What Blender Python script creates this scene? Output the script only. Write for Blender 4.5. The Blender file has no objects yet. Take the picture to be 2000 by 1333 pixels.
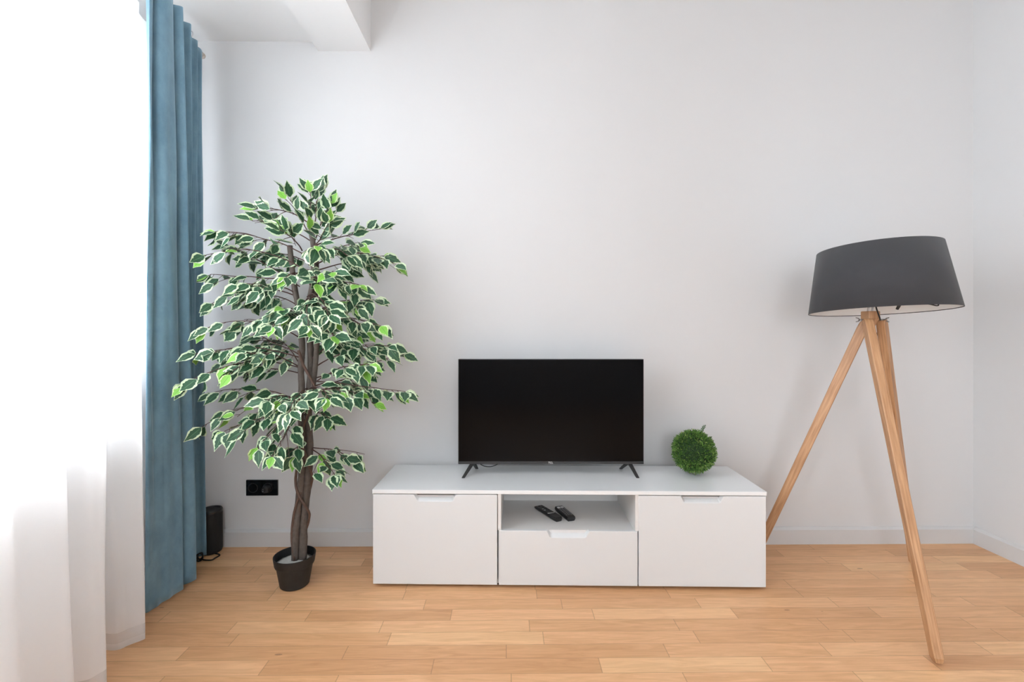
import bpy, bmesh, math, random
from mathutils import Vector, Matrix, noise
random.seed(7)
S = bpy.context.scene
C = S.collection
PI = math.pi

# ------------------------------------------------------------------ camera
YAW, F, CAM = 0.0102, 909.0, Vector((0.0, -2.435, 1.12))
cd = bpy.data.cameras.new('camera'); cam = bpy.data.objects.new('camera', cd); C.objects.link(cam)
cam.location = CAM; cam.rotation_euler = (PI/2, 0, -YAW)
cd.sensor_width = 36.0; cd.lens = F/2000*36; cd.shift_x = 0.0; cd.shift_y = -20.5/2000
cd.clip_start = 0.02
S.camera = cam
RX, FW = Vector((math.cos(YAW), -math.sin(YAW), 0)), Vector((math.sin(YAW), math.cos(YAW), 0))
def cw(X, d, z=0.0):
    """a point given as metres to the right of and ahead of the camera, height over the floor"""
    p = CAM + RX*X + FW*d
    return Vector((p.x, p.y, z))
def at(px, py, d):
    return cw((px-1000)*d/F, d, 1.12-(py-646)*d/F)

# ------------------------------------------------------------------ world, lights, exposure
W = bpy.data.worlds.new('world'); S.world = W; W.use_nodes = True
bgn = W.node_tree.nodes['Background']
bgn.inputs['Color'].default_value = (0.86, 0.93, 1.0, 1); bgn.inputs['Strength'].default_value = 5.6
S.view_settings.view_transform = 'Standard'; S.view_settings.look = 'None'
S.view_settings.gamma = 1.0; S.view_settings.use_curve_mapping = False
S.view_settings.exposure = 0.05
# left wall frame: s along the wall from the back corner, n outward, both in plan
WA = math.radians(12.0)
W0 = Vector((-1.92, 0, 0))
WU, WN = Vector((math.sin(WA), -math.cos(WA), 0)), Vector((-math.cos(WA), -math.sin(WA), 0))
def wl(s, n, z): 
    p = W0 + WU*s + WN*n
    return Vector((p.x, p.y, z))
def area(name, loc, direction, sx, sy, power, col):
    l = bpy.data.lights.new(name, 'AREA'); l.shape = 'RECTANGLE'; l.size = sx; l.size_y = sy
    l.energy = power; l.color = col
    o = bpy.data.objects.new(name, l); C.objects.link(o); o.location = loc
    o.rotation_euler = Vector(direction).to_track_quat('-Z', 'Y').to_euler()
    return o
WIN1 = (0.46, 2.40, 0.92, 2.42)      # s0, s1, z0, z1
WIN2 = (2.9, 4.8, 0.04, 2.42)
area('daylight_at_first_window', wl(1.43, 0.42, 1.67), -WN, 1.94, 1.5, 155, (0.89, 0.945, 1.0))
area('fill_at_second_window', wl(3.85, 0.42, 1.23), -WN, 1.9, 2.36, 60, (0.90, 0.95, 1.0))  # fill from an unseen window, made full height to lift the low walls
area('fill_at_rear_window', (0.3, -5.2, 1.62), (0, 1, 0), 1.8, 1.6, 24, (0.97, 0.975, 1.0))  # added fill from behind the camera, through an unseen rear window

# ------------------------------------------------------------------ materials
def mat(name):
    m = bpy.data.materials.new(name); m.use_nodes = True
    nt = m.node_tree; b = nt.nodes.get('Principled BSDF')
    return m, nt, b
def N(nt, t, **kw):
    n = nt.nodes.new(t)
    for k, v in kw.items():
        if hasattr(n, k): setattr(n, k, v)
        else: n.inputs[k].default_value = v
    return n
def plain(name, col, rough=0.5, metal=0.0, bump=0.0, scale=200.0, var=0.0, **extra):
    m, nt, b = mat(name)
    b.inputs['Base Color'].default_value = (*col, 1); b.inputs['Roughness'].default_value = rough
    b.inputs['Metallic'].default_value = metal
    for k, v in extra.items(): b.inputs[k.replace('_', ' ')].default_value = v
    if bump or var:
        tc = N(nt, 'ShaderNodeTexCoord'); nz = N(nt, 'ShaderNodeTexNoise'); nz.inputs['Scale'].default_value = scale
        nz.inputs['Detail'].default_value = 4
        nt.links.new(tc.outputs['Object'], nz.inputs['Vector'])
        if bump:
            bp = N(nt, 'ShaderNodeBump'); bp.inputs['Strength'].default_value = bump; bp.inputs['Distance'].default_value = 0.002
            nt.links.new(nz.outputs['Fac'], bp.inputs['Height']); nt.links.new(bp.outputs['Normal'], b.inputs['Normal'])
        if var:
            mx = N(nt, 'ShaderNodeMix'); mx.data_type = 'RGBA'
            mx.inputs[6].default_value = (*[c*(1-var) for c in col], 1); mx.inputs[7].default_value = (*[min(1, c*(1+var)) for c in col], 1)
            nt.links.new(nz.outputs['Fac'], mx.inputs[0]); nt.links.new(mx.outputs[2], b.inputs['Base Color'])
    return m
M = {}
M['wall'] = plain('wall_paint', (0.665, 0.665, 0.667), 0.9, bump=0.05, scale=300)
M['ceiling'] = plain('ceiling_paint', (0.84, 0.84, 0.84), 0.92)
M['trim'] = plain('trim_paint', (0.63, 0.625, 0.622), 0.35)
M['pvc'] = plain('window_frame_plastic', (0.85, 0.86, 0.87), 0.35)
M['lacquer'] = plain('gloss_white_top', (0.84, 0.86, 0.87), 0.06)
M['front'] = plain('satin_white_front', (0.73, 0.748, 0.755), 0.32)
M['carcass'] = plain('cabinet_board', (0.74, 0.735, 0.725), 0.45)
M['dark'] = plain('painted_gap_shade', (0.03, 0.03, 0.03), 0.7)
M['screen'] = plain('tv_screen', (0.0035, 0.0035, 0.004), 0.10, Specular_IOR_Level=0.10)
M['bezel'] = plain('tv_bezel', (0.028, 0.027, 0.028), 0.38)
M['black'] = plain('black_plastic', (0.012, 0.012, 0.013), 0.42)
M['blackgloss'] = plain('black_glass_plate', (0.006, 0.006, 0.006), 0.12)
M['rubber'] = plain('black_rubber', (0.01, 0.01, 0.01), 0.55)
M['grey'] = plain('remote_key_grey', (0.20, 0.20, 0.21), 0.5)
M['silver'] = plain('silver_metal', (0.62, 0.62, 0.63), 0.28, 1.0)
M['steel'] = plain('dull_steel', (0.30, 0.29, 0.28), 0.4, 1.0)
M['whiteprint'] = plain('white_print', (0.75, 0.75, 0.75), 0.5)
M['shade'] = plain('charcoal_shade_fabric', (0.040, 0.041, 0.046), 0.9, bump=0.25, scale=900, var=0.10, Sheen_Weight=0.15)
M['lining'] = plain('white_shade_lining', (0.90, 0.91, 0.91), 0.8)
M['bark'] = plain('grey_brown_bark', (0.105, 0.085, 0.072), 0.85, bump=0.9, scale=60, var=0.45)
M['vine'] = plain('reddish_vine_bark', (0.105, 0.062, 0.046), 0.8, bump=0.6, scale=80, var=0.4)
M['twig'] = plain('twig', (0.085, 0.042, 0.036), 0.75)
M['pot'] = plain('black_pot_plastic', (0.013, 0.014, 0.014), 0.55, bump=0.15, scale=30, var=0.7)
M['gravel'] = plain('pale_grey_plaster', (0.50, 0.50, 0.48), 0.95, bump=1.0, scale=160, var=0.30)
M['rod'] = plain('pale_wood_rod', (0.60, 0.54, 0.48), 0.45)
M['speakerfabric'] = plain('black_speaker_mesh', (0.009, 0.009, 0.009), 0.75, bump=0.5, scale=700)
M['bulb'] = plain('opal_bulb', (0.8, 0.8, 0.78), 0.25)

def wood_mat():
    m, nt, b = mat('oak_wood')
    uv = N(nt, 'ShaderNodeUVMap'); mp = N(nt, 'ShaderNodeMapping'); mp.inputs['Scale'].default_value = (0.4, 9.0, 1)
    nt.links.new(uv.outputs[0], mp.inputs['Vector'])
    wv = N(nt, 'ShaderNodeTexNoise'); wv.inputs['Scale'].default_value = 14; wv.inputs['Detail'].default_value = 8; wv.inputs['Distortion'].default_value = 0.3
    nt.links.new(mp.outputs[0], wv.inputs['Vector'])
    cr = N(nt, 'ShaderNodeValToRGB')
    cr.color_ramp.elements[0].position = 0.3; cr.color_ramp.elements[0].color = (0.35, 0.17, 0.073, 1)
    cr.color_ramp.elements[1].position = 0.7; cr.color_ramp.elements[1].color = (0.58, 0.335, 0.175, 1)
    nt.links.new(wv.outputs['Fac'], cr.inputs[0]); nt.links.new(cr.outputs[0], b.inputs['Base Color'])
    b.inputs['Roughness'].default_value = 0.42
    return m
M['oak'] = wood_mat()

def floor_mat():
    m, nt, b = mat('strip_parquet')
    L = nt.links.new
    def mth(op, a, c=None):
        n = nt.nodes.new('ShaderNodeMath'); n.operation = op
        for i, v in enumerate((a, c)):
            if v is None: continue
            if isinstance(v, (int, float)): n.inputs[i].default_value = v
            else: L(v, n.inputs[i])
        return n.outputs[0]
    tc = N(nt, 'ShaderNodeTexCoord'); sp = N(nt, 'ShaderNodeSeparateXYZ'); L(tc.outputs['Object'], sp.inputs[0])
    x, y = sp.outputs[0], sp.outputs[1]
    yr = mth('DIVIDE', mth('ADD', y, 0.0045), 0.0702)
    row = mth('FLOOR', yr); fy = mth('FRACT', yr)
    wn = N(nt, 'ShaderNodeTexWhiteNoise'); wn.noise_dimensions = '1D'; L(row, wn.inputs['W'])
    xr = mth('ADD', mth('DIVIDE', x, 0.56), mth('MULTIPLY', wn.outputs['Value'], 7.3))
    colm = mth('FLOOR', xr); fx = mth('FRACT', xr)
    cb = N(nt, 'ShaderNodeCombineXYZ'); L(row, cb.inputs[0]); L(colm, cb.inputs[1])
    w2 = N(nt, 'ShaderNodeTexWhiteNoise'); w2.noise_dimensions = '3D'; L(cb.outputs[0], w2.inputs['Vector'])
    ramp = N(nt, 'ShaderNodeValToRGB'); e = ramp.color_ramp.elements
    e[0].position = 0; e[0].color = (0.69, 0.375, 0.185, 1); e[1].position = 1; e[1].color = (0.87, 0.54, 0.285, 1)
    n1 = ramp.color_ramp.elements.new(0.35); n1.color = (0.775, 0.44, 0.222, 1)
    n2 = ramp.color_ramp.elements.new(0.7); n2.color = (0.825, 0.48, 0.252, 1)
    L(w2.outputs['Value'], ramp.inputs[0])
    # grain: stretched noise shifted per plank
    cg = N(nt, 'ShaderNodeCombineXYZ')
    L(mth('ADD', mth('MULTIPLY', x, 3.0), mth('MULTIPLY', w2.outputs['Value'], 31.0)), cg.inputs[0])
    L(mth('MULTIPLY', y, 34.0), cg.inputs[1]); L(mth('MULTIPLY', w2.outputs['Value'], 17.0), cg.inputs[2])
    g = N(nt, 'ShaderNodeTexNoise'); g.inputs['Scale'].default_value = 1.3; g.inputs['Detail'].default_value = 7
    g.inputs['Roughness'].default_value = 0.62; g.inputs['Distortion'].default_value = 1.6; L(cg.outputs[0], g.inputs['Vector'])
    gr = N(nt, 'ShaderNodeValToRGB'); gr.color_ramp.elements[0].position = 0.32; gr.color_ramp.elements[0].color = (0.84, 0.79, 0.74, 1)
    gr.color_ramp.elements[1].position = 0.68; gr.color_ramp.elements[1].color = (1.05, 1.06, 1.07, 1)
    L(g.outputs['Fac'], gr.inputs[0])
    mu = N(nt, 'ShaderNodeMix'); mu.data_type = 'RGBA'; mu.blend_type = 'MULTIPLY'; mu.inputs[0].default_value = 1
    L(ramp.outputs[0], mu.inputs[6]); L(gr.outputs[0], mu.inputs[7])
    # knots
    ck = N(nt, 'ShaderNodeCombineXYZ'); L(mth('MULTIPLY', x, 2.6), ck.inputs[0]); L(mth('MULTIPLY', y, 8.0), ck.inputs[1])
    vo = N(nt, 'ShaderNodeTexVoronoi'); vo.inputs['Scale'].default_value = 1.0; L(ck.outputs[0], vo.inputs['Vector'])
    kn = mth('LESS_THAN', vo.outputs['Distance'], 0.035)
    mk = N(nt, 'ShaderNodeMix'); mk.data_type = 'RGBA'; mk.blend_type = 'MIX'
    L(mth('MULTIPLY', kn, 0.55), mk.inputs[0]); L(mu.outputs[2], mk.inputs[6]); mk.inputs[7].default_value = (0.22, 0.10, 0.05, 1)
    # gaps between strips: long thin, short ends wider and softer
    gy = mth('LESS_THAN', mth('MINIMUM', fy, mth('SUBTRACT', 1.0, fy)), 0.013)
    gx = mth('LESS_THAN', mth('MINIMUM', fx, mth('SUBTRACT', 1.0, fx)), 0.0028)
    gap = mth('MAXIMUM', gy, mth('MULTIPLY', gx, 0.9))
    mg = N(nt, 'ShaderNodeMix'); mg.data_type = 'RGBA'
    L(mth('MULTIPLY', gap, 0.5), mg.inputs[0]); L(mk.outputs[2], mg.inputs[6]); mg.inputs[7].default_value = (0.27, 0.14, 0.065, 1)
    L(mg.outputs[2], b.inputs['Base Color'])
    b.inputs['Roughness'].default_value = 0.38
    bp = N(nt, 'ShaderNodeBump'); bp.inputs['Strength'].default_value = 0.25; bp.inputs['Distance'].default_value = 0.001
    L(mth('SUBTRACT', 1.0, gap), bp.inputs['Height']); L(bp.outputs[0], b.inputs['Normal'])
    return m
M['floor'] = floor_mat()

def velvet():
    m, nt, b = mat('blue_velvet'); L = nt.links.new
    tc = N(nt, 'ShaderNodeTexCoord'); mp = N(nt, 'ShaderNodeMapping'); mp.inputs['Scale'].default_value = (1, 1, 0.6)
    L(tc.outputs['Object'], mp.inputs['Vector'])
    n1 = N(nt, 'ShaderNodeTexNoise'); n1.inputs['Scale'].default_value = 9; n1.inputs['Detail'].default_value = 9; n1.inputs['Roughness'].default_value = 0.7
    L(mp.outputs[0], n1.inputs['Vector'])
    cr = N(nt, 'ShaderNodeValToRGB'); cr.color_ramp.elements[0].position = 0.3; cr.color_ramp.elements[0].color = (0.115, 0.225, 0.31, 1)
    cr.color_ramp.elements[1].position = 0.7; cr.color_ramp.elements[1].color = (0.205, 0.355, 0.45, 1)
    L(n1.outputs['Fac'], cr.inputs[0]); L(cr.outputs[0], b.inputs['Base Color'])
    b.inputs['Roughness'].default_value = 0.9; b.inputs['Sheen Weight'].default_value = 0.8
    b.inputs['Sheen Roughness'].default_value = 0.4; b.inputs['Sheen Tint'].default_value = (0.6, 0.8, 0.95, 1)
    n2 = N(nt, 'ShaderNodeTexNoise'); n2.inputs['Scale'].default_value = 260; n2.inputs['Detail'].default_value = 3
    L(tc.outputs['Object'], n2.inputs['Vector'])
    bp = N(nt, 'ShaderNodeBump'); bp.inputs['Strength'].default_value = 0.35; bp.inputs['Distance'].default_value = 0.001
    L(n2.outputs['Fac'], bp.inputs['Height']); L(bp.outputs[0], b.inputs['Normal'])
    return m
M['velvet'] = velvet()
def sheer(name, trans, col=(0.88, 0.88, 0.89)):
    m, nt, b = mat(name); nt.nodes.remove(b); L = nt.links.new
    out = nt.nodes['Material Output']
    df = N(nt, 'ShaderNodeBsdfDiffuse'); df.inputs[0].default_value = (*col, 1)
    tl = N(nt, 'ShaderNodeBsdfTranslucent'); tl.inputs[0].default_value = (*col, 1)
    tr = N(nt, 'ShaderNodeBsdfTransparent')
    m1 = N(nt, 'ShaderNodeMixShader'); m1.inputs[0].default_value = 0.6; L(df.outputs[0], m1.inputs[1]); L(tl.outputs[0], m1.inputs[2])
    m2 = N(nt, 'ShaderNodeMixShader'); m2.inputs[0].default_value = trans; L(m1.outputs[0], m2.inputs[1]); L(tr.outputs[0], m2.inputs[2])
    L(m2.outputs[0], out.inputs['Surface'])
    return m
M['sheer'] = sheer('white_voile', 0.035, (0.97, 0.965, 0.965))
M['voile_low'] = sheer('white_voile_single_layer', 0.22, (0.95, 0.95, 0.95))
M['hem'] = sheer('white_voile_hem', 0.06)
def glass():
    m, nt, b = mat('window_glass'); nt.nodes.remove(b); out = nt.nodes['Material Output']
    tr = N(nt, 'ShaderNodeBsdfTransparent'); gl = N(nt, 'ShaderNodeBsdfGlossy'); gl.inputs['Roughness'].default_value = 0.02
    fr = N(nt, 'ShaderNodeFresnel'); mx = N(nt, 'ShaderNodeMixShader')
    nt.links.new(fr.outputs[0], mx.inputs[0]); nt.links.new(tr.outputs[0], mx.inputs[1]); nt.links.new(gl.outputs[0], mx.inputs[2])
    nt.links.new(mx.outputs[0], out.inputs['Surface']); return m
M['glass'] = glass()
def leaf_mat(name, c_in, c_mid, c_edge, c_vein, edge=0.66):
    m, nt, b = mat(name); L = nt.links.new
    uv = N(nt, 'ShaderNodeUVMap'); sp = N(nt, 'ShaderNodeSeparateXYZ'); L(uv.outputs[0], sp.inputs[0])
    tc = N(nt, 'ShaderNodeTexCoord')
    nz = N(nt, 'ShaderNodeTexNoise'); nz.inputs['Scale'].default_value = 75; nz.inputs['Detail'].default_value = 3
    L(tc.outputs['Object'], nz.inputs['Vector'])
    a = N(nt, 'ShaderNodeMath', operation='SUBTRACT'); L(nz.outputs['Fac'], a.inputs[0]); a.inputs[1].default_value = 0.5
    s = N(nt, 'ShaderNodeMath', operation='MULTIPLY_ADD'); L(a.outputs[0], s.inputs[0]); s.inputs[1].default_value = 0.55; L(sp.outputs[0], s.inputs[2])
    g = N(nt, 'ShaderNodeMath', operation='GREATER_THAN'); L(s.outputs[0], g.inputs[0]); g.inputs[1].default_value = edge
    n2 = N(nt, 'ShaderNodeTexNoise'); n2.inputs['Scale'].default_value = 16; L(tc.outputs['Object'], n2.inputs['Vector'])
    m0 = N(nt, 'ShaderNodeMix'); m0.data_type = 'RGBA'; m0.inputs[6].default_value = (*c_in, 1); m0.inputs[7].default_value = (*c_mid, 1)
    L(n2.outputs['Fac'], m0.inputs[0])
    v = N(nt, 'ShaderNodeMath', operation='LESS_THAN'); L(sp.outputs[0], v.inputs[0]); v.inputs[1].default_value = 0.045
    mv = N(nt, 'ShaderNodeMix'); mv.data_type = 'RGBA'; L(v.outputs[0], mv.inputs[0]); L(m0.outputs[2], mv.inputs[6]); mv.inputs[7].default_value = (*c_vein, 1)
    me = N(nt, 'ShaderNodeMix'); me.data_type = 'RGBA'; L(g.outputs[0], me.inputs[0]); L(mv.outputs[2], me.inputs[6]); me.inputs[7].default_value = (*c_edge, 1)
    L(me.outputs[2], b.inputs['Base Color'])
    b.inputs['Roughness'].default_value = 0.5
    return m
M['leaf'] = leaf_mat('variegated_leaf', (0.012, 0.058, 0.024), (0.035, 0.12, 0.055), (0.60, 0.72, 0.48), (0.08, 0.2, 0.09))
M['lime'] = leaf_mat('lime_young_leaf', (0.16, 0.44, 0.045), (0.26, 0.56, 0.09), (0.62, 0.78, 0.40), (0.10, 0.32, 0.03), 0.78)
def moss():
    m, nt, b = mat('topiary_green'); L = nt.links.new
    at_ = N(nt, 'ShaderNodeAttribute'); at_.attribute_name = 'shade'
    cr = N(nt, 'ShaderNodeValToRGB'); e = cr.color_ramp.elements
    e[0].color = (0.022, 0.07, 0.018, 1); e[1].color = (0.42, 0.56, 0.16, 1)
    k = e.new(0.5); k.color = (0.11, 0.25, 0.04, 1)
    L(at_.outputs['Fac'], cr.inputs[0]); L(cr.outputs[0], b.inputs['Base Color']); b.inputs['Roughness'].default_value = 0.5
    return m
M['moss'] = moss()
M['mosscore'] = plain('topiary_core', (0.014, 0.045, 0.009), 0.8)

# ------------------------------------------------------------------ mesh helpers
def obj(name, bm, m, parent=None, loc=None, smooth=False, bevel=0.0, kind=None):
    me = bpy.data.meshes.new(name); bm.normal_update(); bm.to_mesh(me); bm.free()
    for mm in (m if isinstance(m, (list, tuple)) else [m]): me.materials.append(M[mm])
    if smooth:
        for p in me.polygons: p.use_smooth = True
    o = bpy.data.objects.new(name, me); C.objects.link(o)
    if parent: o.parent = parent
    if loc is not None: o.location = loc
    if bevel:
        md = o.modifiers.new('bevel', 'BEVEL'); md.width = bevel; md.segments = 2; md.limit_method = 'ANGLE'; md.angle_limit = 0.6
    if kind: o['kind'] = kind
    return o
def struct(name, bm, m, parent=None, **k):
    return obj(name, bm, m, parent, kind=None if parent else 'structure', **k)
def thing(name, label, cat, loc=(0, 0, 0), rz=0.0, group=None):
    o = bpy.data.objects.new(name, None); C.objects.link(o); o.empty_display_size = 0.1
    o.location = loc; o.rotation_euler = (0, 0, rz); o['label'] = label; o['category'] = cat
    if group: o['group'] = group
    return o
def tag(o, label, cat, group=None):
    o['label'] = label; o['category'] = cat
    if group: o['group'] = group
    return o
def box(bm, x0, x1, y0, y1, z0, z1, T=None):
    vs = [Vector((x, y, z)) for x in (x0, x1) for y in (y0, y1) for z in (z0, z1)]
    if T: vs = [T(*v) for v in vs]
    v = [bm.verts.new(p) for p in vs]
    for f in ((0, 1, 3, 2), (4, 6, 7, 5), (0, 4, 5, 1), (2, 3, 7, 6), (0, 2, 6, 4), (1, 5, 7, 3)):
        bm.faces.new([v[i] for i in f])
    bmesh.ops.recalc_face_normals(bm, faces=bm.faces)
    return v
def B(*a, **k):
    bm = bmesh.new(); box(bm, *a, **k); return bm
def lathe(bm, prof, n=48, c=(0, 0), cap0=True, cap1=True, R=None):
    rings = []
    for r, z in prof:
        ring = []
        for i in range(n):
            a = 2*PI*i/n; p = Vector((c[0]+r*math.cos(a), c[1]+r*math.sin(a), z))
            ring.append(bm.verts.new(R(p) if R else p))
        rings.append(ring)
    for a, b_ in zip(rings, rings[1:]):
        for i in range(n): bm.faces.new((a[i], a[(i+1) % n], b_[(i+1) % n], b_[i]))
    if cap0: bm.faces.new(list(reversed(rings[0])))
    if cap1: bm.faces.new(rings[-1])
    return rings
def catmull(pts, n=8):
    pts = [Vector(p) for p in pts]; P = [pts[0]*2-pts[1]] + pts + [pts[-1]*2-pts[-2]]; out = []
    for i in range(1, len(P)-2):
        p0, p1, p2, p3 = P[i-1:i+3]
        for k in range(n):
            t = k/n
            out.append(0.5*((2*p1)+(p2-p0)*t+(2*p0-5*p1+4*p2-p3)*t*t+(3*p1-p0-3*p2+p3)*t**3))
    out.append(pts[-1].copy()); return out
def tube(bm, pts, r0, r1=None, n=8, caps=True, rough=0.0):
    r1 = r0 if r1 is None else r1; rings = []; up = None
    for i, p in enumerate(pts):
        t = (pts[min(i+1, len(pts)-1)]-pts[max(i-1, 0)]).normalized()
        if up is None:
            up = t.orthogonal().normalized()
        up = (up - t*up.dot(t)).normalized(); sd = t.cross(up)
        r = r0+(r1-r0)*i/(len(pts)-1)
        ring = []
        for k in range(n):
            rr = r
            if rough: rr *= 1+rough*noise.noise(Vector((k*1.7, i*0.45, r0*900+pts[0].x*40)))
            ring.append(bm.verts.new(p+(up*math.cos(2*PI*k/n)+sd*math.sin(2*PI*k/n))*rr))
        rings.append(ring)
    for a, b_ in zip(rings, rings[1:]):
        for i in range(n): bm.faces.new((a[i], a[(i+1) % n], b_[(i+1) % n], b_[i]))
    if caps: bm.faces.new(list(reversed(rings[0]))); bm.faces.new(rings[-1])
def ball(bm, c, r, sc=(1, 1, 1), seg=16):
    c = Vector(c)
    bmesh.ops.create_uvsphere(bm, u_segments=seg, v_segments=seg//2+2, radius=r,
                              matrix=Matrix.Translation(c) @ Matrix.Diagonal((*sc, 1)))

# ------------------------------------------------------------------ the room
XR, YB, ZC = 2.462, -5.0, 3.0
BL, BR, BZ, CZ = -0.985, -0.712, 2.577, 2.625      # beam left/right x, beam underside, lower ceiling
struct('floor', B(-2.3, XR+0.15, YB-0.15, 0.15, -0.12, 0.0), 'floor')
struct('wall_back', B(-2.3, XR+0.15, 0.0, 0.15, 0.0, ZC), 'wall')
struct('wall_right', B(XR, XR+0.15, YB, 0.0, 0.0, ZC), 'wall')
bm = bmesh.new()
def wbox(s0, s1, n0, n1, z0, z1): box(bm, s0, s1, n0, n1, z0, z1, T=wl)
TH = 0.30
e = [0.0, WIN1[0], WIN1[1], WIN2[0], WIN2[1], 5.15]
wbox(e[0], e[1], 0, TH, 0, ZC); wbox(e[2], e[3], 0, TH, 0, ZC); wbox(e[4], e[5], 0, TH, 0, ZC)
for w in (WIN1, WIN2):
    wbox(w[0], w[1], 0, TH, 0, w[2]); wbox(w[0], w[1], 0, TH, w[3], ZC)
struct('wall_left', bm, 'wall')
bm = bmesh.new()
for a in ((-1.2, -0.65, 0, ZC), (1.25, XR, 0, ZC), (-0.65, 1.25, 0, 0.8), (-0.65, 1.25, 2.45, ZC)):
    box(bm, a[0], a[1], YB-0.1, YB, a[2], a[3])
struct('wall_rear', bm, 'wall')
bm = bmesh.new()
box(bm, BR, XR+0.15, YB, 0.15, ZC, ZC+0.12); box(bm, -2.3, BR, YB, 0.15, ZC, ZC+0.12)
box(bm, -2.3, BL+0.02, YB, 0.0, CZ, ZC)
struct('ceiling', bm, 'ceiling')
struct('trim_1', B(BL, BR, YB, 0.0, BZ, ZC), 'ceiling')        # boxed beam under the ceiling
def skirting(name, T, L):
    b_ = bmesh.new()
    prof = [(0, 0), (0.016, 0), (0.016, 0.075), (0.004, 0.086), (0, 0.087)]
    r0 = [b_.verts.new(T(0, a, z)) for a, z in prof]; r1 = [b_.verts.new(T(L, a, z)) for a, z in prof]
    for i in range(5): b_.faces.new((r0[i], r0[(i+1) % 5], r1[(i+1) % 5], r1[i]))
    b_.faces.new(r0); b_.faces.new(r1); bmesh.ops.recalc_face_normals(b_, faces=b_.faces)
    return struct(name, b_, 'trim')
skirting('baseboard_back', lambda s, a, z: Vector((-1.92+s, -a, z)), 1.92+XR)
skirting('baseboard_right', lambda s, a, z: Vector((XR-a, -s-0.015, z)), 4.9)
skirting('baseboard_left', lambda s, a, z: wl(s+0.02, -a, z), 4.9)
def window(name, T, a0, a1, z0, z1, nsash):
    r = bpy.data.objects.new(name, None); C.objects.link(r); r['kind'] = 'structure'
    b_ = bmesh.new(); f = 0.06
    box(b_, a0, a1, 0.14, 0.21, z0, z0+f, T=T); box(b_, a0, a1, 0.14, 0.21, z1-f, z1, T=T)
    box(b_, a0, a0+f, 0.14, 0.21, z0+f, z1-f, T=T); box(b_, a1-f, a1, 0.14, 0.21, z0+f, z1-f, T=T)
    for i in range(1, nsash):
        c = a0+(a1-a0)*i/nsash; box(b_, c-0.05, c+0.05, 0.135, 0.215, z0+f, z1-f, T=T)
    obj('window_frame', b_, 'pvc', r)
    for i in range(nsash):
        p0 = a0+(a1-a0)*i/nsash; p1 = a0+(a1-a0)*(i+1)/nsash
        b_ = bmesh.new(); box(b_, p0+0.055, p1-0.055, 0.172, 0.180, z0+f, z1-f, T=T); obj('window_pane', b_, 'glass', r)
    b_ = bmesh.new(); box(b_, a0, a1, -0.03, 0.14, z0, z0+0.02, T=T); obj('window_sill', b_, 'pvc', r)
window('window_1', wl, *WIN1, 2); window('unseen_window_2', wl, *WIN2, 2)  # second one is unseen, shaped for the fill light it lets in
def rear(s, n, z): return Vector((s, YB-n*0.45, z))
window('unseen_window_3', rear, -0.65, 1.25, 0.8, 2.45, 2)  # unseen, added and placed for its fill light, shadows and reflections

# ------------------------------------------------------------------ curtains
def drape(name, top, bot, z0, z1, mats, parent=None, n=10, rows=60, wob=0.004, hemz=0.0, thick=0.0025, seed=0.0):
    """top / bot: plan outlines (metres right of, ahead of the camera) at rod height and at the hem"""
    T = catmull([cw(*p) for p in top], n); Bt = catmull([cw(*p) for p in bot], n)
    zs = [z1+(z0-z1)*i/rows for i in range(rows+1)]
    if hemz: zs = sorted(set(zs+[z0+hemz, z0+0.058]), reverse=True)
    b_ = bmesh.new(); grid = []
    for z in zs:
        t = (z1-z)/(z1-z0); k = t*t*(3-2*t); row = []
        for j, (a, c) in enumerate(zip(T, Bt)):
            p = a.lerp(c, 0.35*k+0.65*t); w = wob*min(1, t*4)
            p = p+Vector((noise.noise(Vector((j*0.13, z*1.6, seed))), noise.noise(Vector((j*0.13, z*1.6, seed+9))), 0))*w*2
            row.append(b_.verts.new((p.x, p.y, z)))
        grid.append(row)
    for i in range(len(grid)-1):
        for j in range(len(T)-1):
            f = b_.faces.new((grid[i][j], grid[i][j+1], grid[i+1][j+1], grid[i+1][j])); f.smooth = True
            if hemz and zs[i+1] < z0+0.058-1e-5: f.material_index = 1 if zs[i+1] < z0+hemz-1e-5 else 2
    o = obj(name, b_, mats, parent)
    if thick:
        md = o.modifiers.new('cloth_thickness', 'SOLIDIFY'); md.thickness = thick; md.offset = 0
    return o
cur_top = [(-1.430, 1.840), (-1.404, 1.803), (-1.410, 1.825), (-1.450, 1.845), (-1.412, 1.86), (-1.402, 1.90), (-1.426, 1.955), (-1.475, 1.968),
           (-1.433, 1.978), (-1.411, 1.995), (-1.46, 2.03), (-1.49, 2.05), (-1.472, 2.082), (-1.452, 2.105), (-1.50, 2.14), (-1.518, 2.17),
           (-1.512, 2.20), (-1.503, 2.224), (-1.530, 2.24), (-1.535, 2.26), (-1.53, 2.285), (-1.536, 2.305)]
cur_bot = [(-1.445, 1.835), (-1.424, 1.811), (-1.419, 1.83), (-1.415, 1.86), (-1.410, 1.90), (-1.405, 1.945), (-1.403, 1.984), (-1.475, 1.992),
           (-1.425, 2.012), (-1.395, 2.05), (-1.43, 2.08), (-1.50, 2.09), (-1.475, 2.11), (-1.46, 2.135), (-1.49, 2.165), (-1.56, 2.19),
           (-1.55, 2.215), (-1.54, 2.235), (-1.538, 2.25), (-1.525, 2.266), (-1.502, 2.278), (-1.510, 2.284)]
cur = drape('drape_curtain', cur_top, cur_bot, 0.02, 2.505, ['velvet'], rows=70, wob=0.0035, seed=3.0)
tag(cur, 'blue velvet curtain gathered in folds beside the window', 'curtain')
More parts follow.
